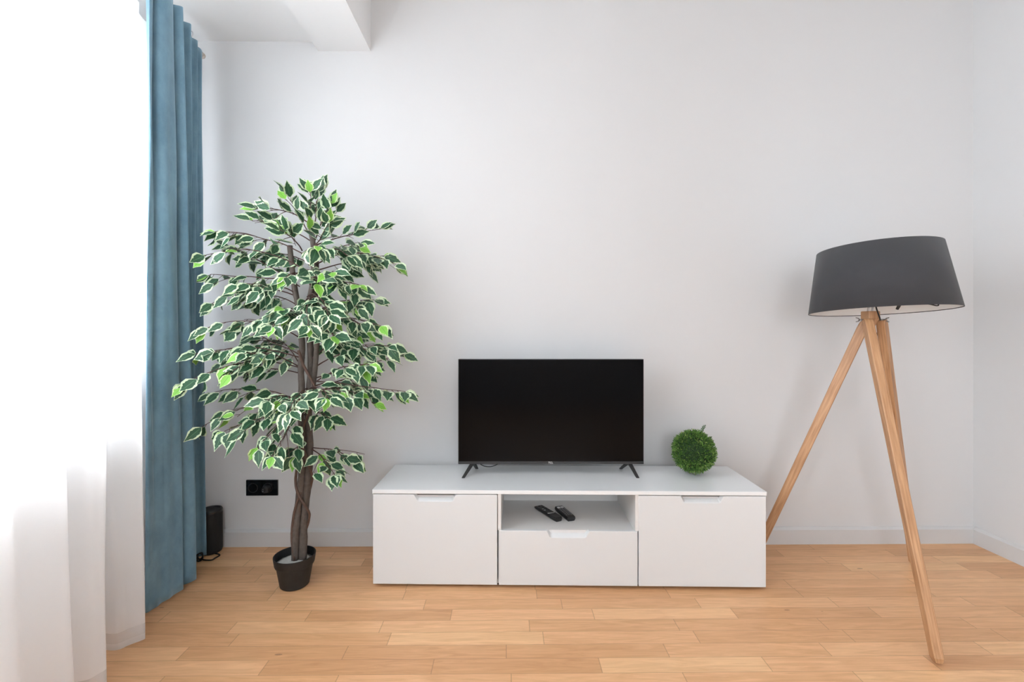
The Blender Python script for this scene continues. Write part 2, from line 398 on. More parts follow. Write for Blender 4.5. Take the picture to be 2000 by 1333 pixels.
sh_top = [(-1.64, 2.26), (-1.60, 2.18), (-1.62, 2.09), (-1.60, 1.99), (-1.55, 1.93), (-1.57, 1.87), (-1.50, 1.80), (-1.50, 1.72), (-1.455, 1.70), (-1.36, 1.655), (-1.40, 1.60), (-1.375, 1.50), (-1.31, 1.46), (-1.27, 1.47), (-1.245, 1.43),
          (-1.30, 1.36), (-1.245, 1.27), (-1.25, 1.21), (-1.19, 1.14), (-1.21, 1.06), (-1.13, 0.98), (-1.15, 0.88), (-1.08, 0.80), (-1.10, 0.68), (-1.02, 0.58), (-1.04, 0.42), (-0.98, 0.30)]
sh_bot = [(-1.64, 2.26), (-1.60, 2.18), (-1.62, 2.09), (-1.60, 1.98), (-1.56, 1.90), (-1.55, 1.84), (-1.50, 1.77), (-1.46, 1.72), (-1.41, 1.70), (-1.313, 1.669), (-1.345, 1.622), (-1.372, 1.600), (-1.43, 1.60), (-1.40, 1.50), (-1.262, 1.449),
          (-1.265, 1.40), (-1.32, 1.36), (-1.24, 1.31), (-1.195, 1.27), (-1.20, 1.15), (-1.13, 1.06), (-1.15, 0.93), (-1.08, 0.80), (-1.10, 0.68), (-1.02, 0.58), (-1.04, 0.42), (-0.98, 0.30)]
sh = drape('sheer_curtain', sh_top, sh_bot, 0.018, 2.486, ['sheer', 'hem', 'voile_low'], rows=50, wob=0.004, hemz=0.022, thick=0, seed=11.0)
tag(sh, 'white translucent sheer curtain hanging in front of the window', 'curtain')
rt = thing('curtain_rod', 'pale curtain rod end above the blue curtain', 'curtain rod', cw(-1.56, 2.345, 2.501))
ro = rt.location.copy()
bm = bmesh.new(); p0, p1 = cw(-1.555, 2.335, 2.501)-ro, cw(-1.30, 0.75, 2.501)-ro
tube(bm, [p0, p0.lerp(p1, .5), p1], 0.0125, n=20); obj('pole', bm, 'rod', rt, smooth=True)
bm = bmesh.new(); ball(bm, p0, 0.0155, (1, 1, 1)); obj('end_cap', bm, 'rod', rt, smooth=True)
bm = bmesh.new()
q = p0.lerp(p1, 0.30); tube(bm, [q, q+Vector((-0.17, -0.036, 0.0)), q+Vector((-0.345, -0.073, 0.0))], 0.007, n=10); obj('bracket', bm, 'silver', rt, smooth=True)
for (X, d) in ((-1.448, 1.958), (-1.462, 2.062), (-1.505, 2.20), (-1.531, 2.262)):
    bm = bmesh.new(); c = cw(X-0.015, d, 2.522)-ro
    tube(bm, [c+Vector((math.cos(a)*0.011, math.sin(a)*0.004, math.sin(a)*0.017)) for a in [2*PI*i/14 for i in range(15)]], 0.0022, n=8, caps=False)
    obj('hook', bm, 'silver', rt, smooth=True)

# ------------------------------------------------------------------ tv cabinet
cab0 = Vector((-0.586, -0.399, 0.0)); CRZ = -0.0265
cab = thing('tv_cabinet', 'long low white cabinet under the television with two doors and a drawer', 'cabinet', cab0, CRZ)
def cabw(x, y, z): return Matrix.Rotation(CRZ, 4, 'Z') @ Vector((x, y, z)) + cab0
WD, DP, HT = 1.70, 0.378, 0.409
obj('top_panel', B(-0.003, WD+0.003, -0.002, DP, HT, HT+0.017), 'lacquer', cab, bevel=0.0015)
bm = bmesh.new()
NX0, NX1, SZ = 0.5455, 1.1545, 0.247
for x0, x1, f in ((0.0, 0.016, 0.020), (WD-0.016, WD, 0.020)):
    box(bm, x0, x1, f, DP, 0.012, HT)
for x0 in (NX0, NX1-0.014):
    box(bm, x0, x0+0.014, 0.020, DP, 0.012, SZ); box(bm, x0, x0+0.014, 0.003, DP, SZ+0.0045, HT); box(bm, x0, x0+0.014, 0.020, DP, SZ, SZ+0.0045)
for x0, x1, z0, z1, y0 in ((0.016, NX0, 0.012, 0.028, .02), (NX1, WD-0.016, 0.012, 0.028, .02), (NX0+0.014, NX1-0.014, 0.012, 0.028, .02),
                       (NX0+0.014, NX1-0.014, SZ-0.016, SZ, 0.0195)):
    box(bm, x0, x1, y0, DP-0.006, z0, z1)
box(bm, 0.016, NX0, 0.020, 0.06, HT-0.06, HT-0.013); box(bm, NX1, WD-0.016, 0.020, 0.06, HT-0.06, HT-0.013)   # top rails behind the finger notches
box(bm, 0.016, WD-0.016, DP-0.006, DP, 0.012, HT)
obj('carcass', bm, 'carcass', cab)
obj('plinth', B(0.03, WD-0.03, 0.03, DP-0.02, 0.0, 0.012), 'dark', cab)  # near-black colour paints in the shade below the doors
def panel(x0, x1, z0, z1, nw=0.186, nd=0.030, y=0.0, t=0.019):
    cx = (x0+x1)/2
    def outline(depth, half, slope):
        pts = [(x0, z0), (x1, z0), (x1, z1), (cx+half, z1)]
        hw = half-slope; r = 0.010
        right = [(cx+hw, z1-depth)]
        seq = []
        for sgn in (1, -1):
            arc = [(cx+sgn*(half-slope*0.62), z1-depth*0.60), (cx+sgn*(half-slope*0.80), z1-depth*0.84), (cx+sgn*(half-slope*1.1), z1-depth*0.965), (cx+sgn*(half-slope*1.5), z1-depth)]
            seq.append(arc if sgn == 1 else list(reversed(arc)))
        return pts+seq[0]+seq[1]+[(cx-half, z1), (x0, z1)]
    b_ = bmesh.new()
    fo, ba = outline(nd, nw/2, 0.017), outline(nd*0.52, nw/2-0.006, 0.014)
    vf = [b_.verts.new((a, y, c)) for a, c in fo]; vb = [b_.verts.new((a, y+t, c)) for a, c in ba]
    b_.faces.new(vf); b_.faces.new(list(reversed(vb)))
    n = len(vf)
    for i in range(n): b_.faces.new((vf[i], vf[(i+1) % n], vb[(i+1) % n], vb[i]))
    bmesh.ops.recalc_face_normals(b_, faces=b_.faces)
    return b_
obj('door', panel(0.0, 0.5425, 0.014, 0.4055), 'front', cab, bevel=0.0018)
obj('door', panel(1.1515+0.003, WD, 0.014, 0.4055), 'front', cab, bevel=0.0018)
obj('drawer', panel(0.5475+0.002, 1.1500, 0.014, SZ+0.004), 'front', cab, bevel=0.0018)

# ------------------------------------------------------------------ television
TOP = HT+0.017
tvl = cw(0.188, 2.262, TOP)
tv = thing('television', 'black flat television on splayed feet on the white cabinet', 'television', tvl, -YAW)
hw, z0, z1 = 0.4475, 0.050, 0.556
obj('housing', B(-hw, hw, -0.018, 0.006, z0, z1), 'bezel', tv, bevel=0.002)
bm = bmesh.new(); box(bm, -hw+0.06, hw-0.06, 0.006, 0.05, z0+0.01, z0+0.30); obj('rear_cover', bm, 'black', tv, bevel=0.006)
obj('screen', B(-hw+0.003, hw-0.003, -0.0192, -0.0178, z0+0.0135, z1-0.003), 'screen', tv)
obj('lower_bezel', B(-hw+0.001, hw-0.001, -0.0205, -0.0178, z0, z0+0.0125), 'bezel', tv, bevel=0.0008)
tx = bpy.data.curves.new('logo', 'FONT'); tx.body = 'TCL'; tx.size = 0.0125; tx.align_x = 'CENTER'; tx.align_y = 'CENTER'; tx.extrude = 0.0002; tx.offset = 0.0003
tx.materials.append(M['whiteprint']); lo = bpy.data.objects.new('logo', tx); C.objects.link(lo); lo.parent = tv
lo.location = (-0.002, -0.0208, z0+0.0066); lo.rotation_euler = (PI/2, 0, 0); lo['label'] = 'white lettering'
bpy.context.view_layer.update()
_me = bpy.data.meshes.new_from_object(lo.evaluated_get(bpy.context.evaluated_depsgraph_get()))
_lm = bpy.data.objects.new('logo_lettering', _me); C.objects.link(_lm); _lm.parent = tv; _lm.location = lo.location; _lm.rotation_euler = lo.rotation_euler
_lm['label'] = 'white lettering'; bpy.data.objects.remove(lo)
for apx, ffx, rfx in ((-0.188, -0.230, -0.176), (0.567, 0.592, 0.545)):
    bm = bmesh.new()
    for tip in (cw(ffx, 2.190, TOP), cw(rfx, 2.335, TOP)):
        a = cw(apx, 2.258, TOP+0.056)-tvl; a.rotate(Matrix.Rotation(YAW, 3, 'Z')); b0 = tip-tvl; b0.rotate(Matrix.Rotation(YAW, 3, 'Z'))
        d = (b0-a).normalized()
        sx = Vector((1, 0, 0)); 
        w0, w1 = 0.011, 0.0075
        ring0 = [a+sx*w0*i+Vector((0, 1, 0))*0.010*j for i, j in ((-1, -1), (1, -1), (1, 1), (-1, 1))]
        ring1 = [b0+sx*w1*i+Vector((0, 1, 0))*0.006*j for i, j in ((-1, -1), (1, -1), (1, 1), (-1, 1))]
        va = [bm.verts.new(p) for p in ring0]; vb = [bm.verts.new(p) for p in ring1]
        for i in range(4): bm.faces.new((va[i], va[(i+1) % 4], vb[(i+1) % 4], vb[i]))
        bm.faces.new(list(reversed(va))); bm.faces.new(vb)
    bmesh.ops.recalc_face_normals(bm, faces=bm.faces)
    obj('foot', bm, 'black', tv, bevel=0.002)
bm = bmesh.new()
pts = [at(934, 898, 2.31), at(938, 906.5, 2.32), at(946, 911.0, 2.33), at(957, 912.0, 2.33), at(966, 910, 2.33), at(974, 905, 2.32), at(982, 895, 2.31)]
pts = [Matrix.Rotation(YAW, 3, 'Z') @ (p-tvl) for p in pts]
tube(bm, catmull(pts, 5), 0.0022, n=8); obj('cable', bm, 'rubber', tv, smooth=True)

# ------------------------------------------------------------------ topiary ball
bc = cw(0.879, 2.252, TOP+0.1095)
tp = thing('topiary_ball', 'green artificial boxwood ball on the white cabinet beside the television', 'artificial plant', (bc.x, bc.y, TOP))
bm = bmesh.new(); ball(bm, (0, 0, 0.1095), 0.086, seg=32); obj('core', bm, 'mosscore', tp, smooth=True)
bm = bmesh.new(); lay = bm.faces.layers.float.new('shade_f'); shades = []
def blade(p, d, nrm, L, w, sh_):
    sd = d.cross(nrm).normalized()
    v = [bm.verts.new(q) for q in (p, p+d*L*.5+sd*w+nrm*0.0006, p+d*L, p+d*L*.5-sd*w+nrm*0.0006)]
    bm.faces.new(v); shades.append(sh_)
rb = random.Random(5)
R0 = 0.109
for i in range(3600):
    zz = 1-2*(i+0.5)/3600; a = i*2.399963; rr = math.sqrt(1-zz*zz)
    o = Vector((rr*math.cos(a), rr*math.sin(a), zz))
    o = (o+Vector((rb.gauss(0, .03), rb.gauss(0, .03), rb.gauss(0, .03)))).normalized()
    lump = 1+0.035*noise.noise(o*4.2)
    d = (o+Vector((rb.gauss(0, .85), rb.gauss(0, .85), rb.gauss(0, .85)))).normalized()
    L = rb.uniform(0.012, 0.019); p = Vector((0, 0, 0.1095))+o*(R0*lump-L*.75-rb.uniform(0, 0.014))
    q = p+d*L
    if q.z < 0.001: continue
    n_ = o.cross(d); n_ = n_.normalized() if n_.length > .05 else o.orthogonal().normalized()
    n_ = (n_ + o*rb.uniform(-.6, .6)).normalized()
    s_ = min(1, max(0, 0.42+0.35*noise.noise(o*7+Vector((3, 1, 8)))+rb.gauss(0, .2)))
    blade(p, d, n_, L, rb.uniform(0.0022, 0.0037), s_)
sp0 = Vector((0.032, -0.02, 0.1095+0.100)); sp1 = Vector((0.042, -0.02, 0.1095+0.128))    # stray sprig on top
for i in range(22):
    p = sp0.lerp(sp1, i/21); a = i*2.4
    d = Vector((math.cos(a), math.sin(a)*.6, 0.35)).normalized()
    blade(p, d, Vector((0, -1, 0.3)).normalized(), rb.uniform(.008, .014), 0.0019, 0.12)
tube(bm, [sp0, sp1], 0.0009, n=4, caps=False); shades += [0.1]*4
o = obj('foliage', bm, 'moss', tp)
at_l = o.data.attributes.new('shade', 'FLOAT', 'FACE')
for i, s_ in enumerate(shades): at_l.data[i].value = s_

# ------------------------------------------------------------------ remotes on the cabinet shelf
def remote(name, label, P0, P1, wid, hgt, kind):
    base = cabw(0, 0, SZ).z
    P0, P1 = Vector((P0.x, P0.y, base)), Vector((P1.x, P1.y, base))
    d = P1-P0; L = d.length; rz = math.atan2(d.y, d.x)
    t = thing(name, label, 'remote control', (P0+P1)/2, rz, 'remotes in the cabinet shelf')
    b_ = bmesh.new(); n = 12
    secs = []
    for i in range(n+1):
        x = -L/2+L*i/n; e_ = abs(2*i/n-1); w = wid/2*(1-0.22*max(0, e_-0.8)/0.2*(1 if kind == 'long' else .35))
        h = hgt*((0.70+0.3*i/n) if kind == 'long' else 1)
        if kind == 'long' and i == 0: h *= .6
        prof = [(-w*.75, 0), (w*.75, 0), (w, h*.5), (w*.86, h), (-w*.86, h), (-w, h*.5)]
        secs.append([b_.verts.new((x, a, z)) for a, z in prof])
    for a, c in zip(secs, secs[1:]):
        for i in range(6): b_.faces.new((a[i], a[(i+1) % 6], c[(i+1) % 6], c[i]))
    b_.faces.new(secs[0]); b_.faces.new(secs[-1]); bmesh.ops.recalc_face_normals(b_, faces=b_.faces)
    obj('body', b_, 'black', t, bevel=0.0015)
    def key(x0, x1, y0, y1, z, m):
        obj('button', B(x0, x1, y0, y1, z-0.001, z+0.0012), m, t, bevel=0.0006)
    return t, L, key
t1, L1, key = remote('remote_control', 'longer black remote with a silver stripe, left on the shelf',
                     at(1049, 990, 2.295), at(1092, 1017, 2.125), 0.044, 0.020, 'long')
for i, (x, y) in enumerate(((-.030, -.008), (-.012, -.008), (-.05, .006), (-.07, -.004), (-.03, .010), (-.01, .010), (.008, .008))):
    b_ = bmesh.new(); lathe(b_, [(0.0042, 0.0148), (0.0042, 0.0178), (0.003, 0.0186)], 14, (x, y)); obj('button', b_, 'silver' if i < 2 else 'grey' if i == 9 else 'bezel', t1)
b_ = bmesh.new(); tube(b_, catmull([(0.030, -0.020, 0.0185), (0.036, -0.008, 0.0195), (0.038, 0.008, 0.0195), (0.034, 0.020, 0.0185)], 5), 0.0020, n=8); obj('stripe', b_, 'silver', t1, smooth=True)
for o_ in t1.children:
    if o_.name.startswith('stripe'): o_['label'] = 'curved silver stripe'
t2, L2, key = remote('remote_control', 'shorter black remote with white top keys, right on the shelf',
                     at(1091, 993, 2.262), at(1116, 1016, 2.130), 0.046, 0.020, 'short')
for i in range(2):
    for j in range(2):
        key(-L2/2+0.012+i*0.009, -L2/2+0.019+i*0.009, -0.016+j*0.018, -0.002+j*0.018, 0.0200, 'whiteprint')
for i in range(6):
    for j in range(3):
        key(-L2/2+0.040+i*0.014, -L2/2+0.047+i*0.014, -0.015+j*0.012, -0.008+j*0.012, 0.0200, 'grey')

# ------------------------------------------------------------------ wall socket
sx0, sx1, sz0, sz1 = at(482, 953, 2.42).x, at(543.5, 953, 2.42).x, at(512, 968, 2.42).z, at(512, 937.5, 2.42).z
so = thing('wall_socket', 'black wall socket plate low on the wall left of the cabinet', 'socket', ((sx0+sx1)/2, 0, (sz0+sz1)/2))
w, h = (sx1-sx0)/2, (sz1-sz0)/2
obj('plate', B(-w, w, -0.009, 0, -h, h), 'blackgloss', so, bevel=0.0015)
for cx_ in (-0.046, 0.030):
    bm = bmesh.new(); r_ = 0.026
    lathe(bm, [(r_, 0.0), (r_, 0.0105), (r_-0.004, 0.0105), (r_-0.006, 0.004)], 32, (0, 0), True, True, R=lambda p, c=cx_: Vector((c+p.x, -p.z, p.y)))
    bmesh.ops.recalc_face_normals(bm, faces=bm.faces); obj('outlet', bm, 'black', so)
pg = thing('power_plug', 'black power plug pushed into the wall socket', 'plug', ((sx0+sx1)/2+0.030, -0.0105, (sz0+sz1)/2))
bm = bmesh.new(); lathe(bm, [(0.019, 0.0), (0.020, 0.012), (0.017, 0.030), (0.010, 0.036)], 24, R=lambda p: Vector((p.x, -p.z, p.y))); bmesh.ops.recalc_face_normals(bm, faces=bm.faces)
obj('body', bm, 'black', pg, smooth=False, bevel=0.001)
for s_ in (-0.0045, 0.0045):
    bm = bmesh.new(); lathe(bm, [(0.0016, 0.0355), (0.0016, 0.0375), (0.0008, 0.038)], 12, R=lambda p, s_=s_: Vector((p.x-0.004, -p.z, p.y+s_))); bmesh.ops.recalc_face_normals(bm, faces=bm.faces)
    obj('contact', bm, 'silver', pg)

# ------------------------------------------------------------------ black cylinder speaker behind the curtain
sc_ = cw(-1.520, 2.352)
sk = thing('cylinder_speaker', 'black cylindrical speaker on the floor behind the blue curtain', 'speaker', (sc_.x, sc_.y, 0))
bm = bmesh.new(); lathe(bm, [(0.038, 0.0), (0.047, 0.006), (0.050, 0.018), (0.050, 0.200), (0.0488, 0.203)], 48); obj('body', bm, 'speakerfabric', sk, smooth=False)
bm = bmesh.new(); lathe(bm, [(0.0498, 0.203), (0.0498, 0.214), (0.0475, 0.219), (0.042, 0.219), (0.039, 0.212), (0.0, 0.210)], 48, cap1=False); obj('top_ring', bm, 'black', sk)
cb = bmesh.new()
pts = [cw(-1.55, 2.27, .006), at(392, 1092, 2.268), at(400, 1097, 2.262), at(413, 1097, 2.262), at(421, 1091, 2.285), at(429, 1085, 2.31), at(424, 1082, 2.325), at(412, 1081, 2.33), at(405, 1080, 2.335)]
pts = [Vector((p.x, p.y, 0.004)) for p in pts]
tube(cb, catmull(pts, 8), 0.0032, n=8)
cb.transform(Matrix.Translation(-sk.location)); obj('power_cord', cb, 'rubber', sk, smooth=True)
cb = bmesh.new()
c0 = cw(-1.515, 2.255)
for k in range(3):
    c = Vector((c0.x, c0.y, 0.020+0.002*k))
    tube(cb, [c+Vector((math.cos(a)*(0.018-0.003*k), 0.006*math.sin(a)+0.004*k, math.sin(a)*(0.0165-0.002*k))) for a in [2*PI*i/18 for i in range(19)]], 0.0026, n=7, caps=False)
cb.transform(Matrix.Translation(-sk.location)); obj('cable_coil', cb, 'rubber', sk, smooth=True)

# ------------------------------------------------------------------ floor lamp
LH = cw(1.545, 2.0)
lamp = thing('floor_lamp', 'wooden tripod floor lamp with tilted charcoal shade, right of the cabinet', 'floor lamp', (LH.x, LH.y, 0))
def L_(p): return p-Vector((LH.x, LH.y, 0))
def leg(top, foot, wr, wt, name='leg'):
    top, foot = L_(top), L_(foot); ax = (foot-top); Ln = ax.length; ax.normalize()
    rad = Vector((foot.x, foot.y, 0)).normalized(); tan = ax.cross(rad).normalized(); rad = tan.cross(ax).normalized()
    b_ = bmesh.new(); uvl = b_.loops.layers.uv.new('UVMap')
    N_ = 30; rings = []
    prof = [(-1, -.8), (-.86, -1), (.86, -1), (1, -.8), (1, .8), (.86, 1), (-.86, 1), (-1, .8)]
    ts = [0, .004, .010, .018, .03]+[0.05+0.9*i/N_ for i in range(N_+1)]+[.975, .988, .996, 1]
    for t in ts:
        k = 1.0
        if t < .03: k = 0.55+0.45*math.sqrt(1-(1-t/.03)**2)
        tw = 1.0-0.12*t
        e_ = 1.0 if t < .988 else (1-(t-.988)/.012*.35)
        # keep the foot's sole level on the floor
        rings.append([b_.verts.new(top+ax*Ln*t+rad*a*wr/2*k*tw*e_+tan*c*wt/2*tw*e_) for a, c in prof])
    for i, (r0, r1) in enumerate(zip(rings, rings[1:])):
        for j in range(8):
            f = b_.faces.new((r0[j], r0[(j+1) % 8], r1[(j+1) % 8], r1[j]))
            for l, (u, v_) in zip(f.loops, ((ts[i], j), (ts[i], j+1), (ts[i+1], j+1), (ts[i+1], j))):
                l[uvl].uv = (u*Ln*1.2+top.x*7, v_*0.025+top.y*5)
    b_.faces.new(list(reversed(rings[0]))); b_.faces.new(rings[-1]); bmesh.ops.recalc_face_normals(b_, faces=b_.faces)
    for v in b_.verts:
        if v.co.z < 0.0015: v.co.z = 0.0015
    return obj(name, b_, 'oak', lamp)
leg(cw(1.500, 1.965, 1.166), cw(1.430, 1.562, 0.004), 0.040, 0.032)
leg(cw(1.584, 1.995, 1.166), cw(1.928, 2.235, 0.004), 0.038, 0.032)
leg(cw(1.558, 2.050, 1.160), cw(1.190, 2.285, 0.004), 0.040, 0.032)
bm = bmesh.new()
hx = L_(cw(1.540, 2.0))
secs = []; uvl = bm.loops.layers.uv.new('UVMap')
for z, k in ((1.096, 0.22), (1.125, 0.36), (1.158, 0.72), (1.172, 1.0), (1.200, 1.0), (1.203, .93)):
    secs.append([bm.verts.new((hx.x+a*0.0245*k, hx.y+b_*0.0245*k, z)) for a, b_ in ((-.9, -1), (.9, -1), (1, -.9), (1, .9), (.9, 1), (-.9, 1), (-1, .9), (-1, -.9))])
for a, c in zip(secs, secs[1:]):
    for i in range(8):
        f = bm.faces.new((a[i], a[(i+1) % 8], c[(i+1) % 8], c[i]))
        for l in f.loops: l[uvl].uv = (l.vert.co.z*1.2, l.vert.co.x)
bm.faces.new(list(reversed(secs[0]))); bm.faces.new(secs[-1]); obj('head_block', bm, 'oak', lamp)
AX = Vector((-0.014, 0.056, 1)).normalized(); SB = cw(1.584, 2.002, 1.203)
AX = (RX*-0.014+FW*0.056+Vector((0, 0, 1))).normalized()
U = AX.cross(Vector((0, 1, 0))).normalized(); V = AX.cross(U)
def shp(p): return L_(SB)+U*p.x+V*p.y+AX*p.z
HS = 0.271
bm = bmesh.new(); lathe(bm, [(0.262, 0), (0.219, HS), (0.2172, HS), (0.2602, 0)], 96, cap0=False, cap1=False, R=shp)
# close the rim
rr_ = lathe(bm, [(0.2602, 0.0), (0.262, 0.0)], 96, cap0=False, cap1=False, R=shp)
bmesh.ops.remove_doubles(bm, verts=bm.verts, dist=1e-5); bmesh.ops.recalc_face_normals(bm, faces=bm.faces)
sd_ = obj('lamp_shade', bm, 'shade', lamp, smooth=True)
bm = bmesh.new(); lathe(bm, [(0.2594, 0.003), (0.2166, HS-0.004)], 96, cap0=False, cap1=True, R=shp)
for f in bm.faces: f.smooth = len(f.verts) == 4
obj('shade_lining', bm, 'lining', sd_)['label'] = 'white inner lining'
bm = bmesh.new()
for k in range(3):
    a = 2*PI*k/3+0.5; tube(bm, [shp(Vector((0, 0, .16))), shp(Vector((0.232*math.cos(a), 0.232*math.sin(a), .16)))], 0.0018, n=6)
obj('spider_frame', bm, 'silver', lamp)
bm = bmesh.new()
for cx_ in (-0.010, 0.008):
    tube(bm, [Vector((hx.x+cx_, hx.y, 1.203)), Vector((hx.x+cx_+.012, hx.y, 1.29))], 0.004, n=10)
tube(bm, [Vector((hx.x+.01, hx.y, 1.285)), Vector((hx.x+.02, hx.y, 1.345))], 0.019, n=20)
obj('socket', bm, 'silver', lamp)
bm = bmesh.new(); ball(bm, (hx.x+.022, hx.y, 1.39), 0.034, (1, 1, 1.25), 20); obj('bulb', bm, 'bulb', lamp, smooth=True)
bm = bmesh.new()
pts = [at(1709, 585, 1.985), at(1711, 600, 1.97), at(1715, 612, 1.965), at(1718.5, 622, 1.97), at(1720, 632, 2.03), at(1714, 650, 2.06), at(1709, 664, 2.07), at(1706, 672, 2.09)]
tube(bm, catmull([L_(p) for p in pts], 6), 0.0028, n=8)
pts = [at(1780, 575, 2.0), at(1800, 591, 1.98), at(1818, 595, 1.97), at(1830, 597.5, 1.97), at(1833, 595, 1.97), at(1828, 588, 1.98), at(1815, 580, 2.0)]
tube(bm, catmull([L_(p) for p in pts], 6), 0.0026, n=8)
obj('cord', bm, 'rubber', lamp, smooth=True)
bm = bmesh.new()
pts = [at(1764, 580, 1.99), at(1758, 594, 1.99), at(1752, 604.5, 1.99)]
tube(bm, [L_(p) for p in pts], 0.008, 0.0055, n=12); obj('switch', bm, 'black', lamp, smooth=True)
for px_, sg in ((1679, -1), (1729, 1)):
    bm = bmesh.new(); c = L_(at(px_, 625, 1.985)); ctr = L_(at(1690 if sg < 0 else 1720, 625, 1.985))
    tube(bm, [ctr, c], 0.0035, n=10)
    for zz in (0.009, -0.009):
        tube(bm, [c, c+Vector((sg*0.006, 0, zz*.7)), c+Vector((sg*0.016, 0, zz))], 0.003, 0.002, n=8)
    obj('wing_nut', bm, 'steel', lamp, smooth=True)

# ------------------------------------------------------------------ variegated ficus in a pot
PD = 2.05; PC = cw(-0.957, PD)
fic = thing('potted_ficus', 'tall artificial ficus with variegated leaves beside the blue curtain', 'potted plant', (PC.x, PC.y, 0))
def P_(p): return p-Vector((PC.x, PC.y, 0))
def fa(px, py, dd=0.0): return P_(at(px, py, PD+dd))
bm = bmesh.new()
lathe(bm, [(0.054, 0.0), (0.060, 0.005), (0.075, 0.092), (0.080, 0.094), (0.082, 0.099), (0.0865, 0.130), (0.0865, 0.134), (0.083, 0.134), (0.078, 0.098), (0.071, 0.094)], 64, cap1=False)
obj('pot', bm, 'pot', fic, smooth=False, bevel=0.0)
bm = bmesh.new(); rings = lathe(bm, [(0.079, 0.100), (0.06, 0.105), (0.035, 0.110), (0.012, 0.112)], 40)
for v in bm.verts: v.co.z += 0.004*noise.noise(v.co*60)
obj('soil', bm, 'gravel', fic, smooth=True)
stemA = [fa(*p) for p in ((576, 1098, 0), (577, 1050, 0), (580, 1010, .0), (585.5, 965, .0), (589.5, 925, 0), (591, 890, 0), (591, 850, .0), (587, 800, 0), (589, 760, 0), (588, 720, 0), (590, 670, 0), (584, 610, 0), (576, 565, .01), (570, 520, .02), (566, 480, .02))]
stemB = [fa(*p) for p in ((591, 1098, .01), (592.5, 1050, .01), (594.5, 1010, .012), (599, 965, .01), (603, 925, .01), (604, 890, .01), (604, 850, .01), (602, 800, .02), (604, 760, .02), (607, 720, .02), (606, 670, .02), (602, 610, .02), (610, 560, .01), (613, 520, 0), (612, 480, 0), (606, 440, 0))]
stemC = [fa(*p) for p in ((584, 1098, .028), (584, 1050, .028), (587, 1000, .03), (593, 950, .03), (597, 900, .03), (599, 850, .04), (604, 800, .03), (611, 760, 0.01), (617, 700, -.01), (619, 650, -.01), (617, 600, 0), (616, 560, .03), (618, 520, .03), (616, 490, .03))]
for pts, r0, r1 in ((stemA, .0165, .0115), (stemB, .0170, .0115), (stemC, .0105, .0115)):
    pts = catmull(pts, 4); pts[0].z = 0.104
    bm = bmesh.new(); tube(bm, pts, r0, r1, n=14, rough=0.22); obj('trunk', bm, 'bark', fic, smooth=True)
vines = [[(575, 1096, -.012), (570, 1050, -.008), (573, 1012, -.012), (579, 985, -.018), (588, 962, -.012)],
         [(590, 868, -.02), (583, 900, -.01), (578.5, 925, -.002), (577.5, 945, -.006), (581, 962, -.018), (589, 978, -.022), (597, 990, -.022), (604, 1003, -.010), (603, 1018, .006), (598, 1035, .014)],
         [(584, 850, -.012), (590, 873, -.020), (597, 895, -.018), (605, 915, -.008), (610, 932, .0), (607, 950, .012), (600, 975, .02)],
         [(583, 685, -.012), (592, 712, -.020), (603, 733, -.028), (614, 755, -.022), (617, 775, -.005), (606, 800, -.014), (594, 830, -.022), (590, 860, -.02), (600, 900, -.016)]]
for v in vines:
    bm = bmesh.new(); pts = catmull([fa(*p) for p in v], 6)
    for p in pts: p.z = max(p.z, 0.106)
    tube(bm, pts, .0062, .0048, n=10, rough=0.15); obj('vine_stem', bm, 'vine', fic, smooth=True)

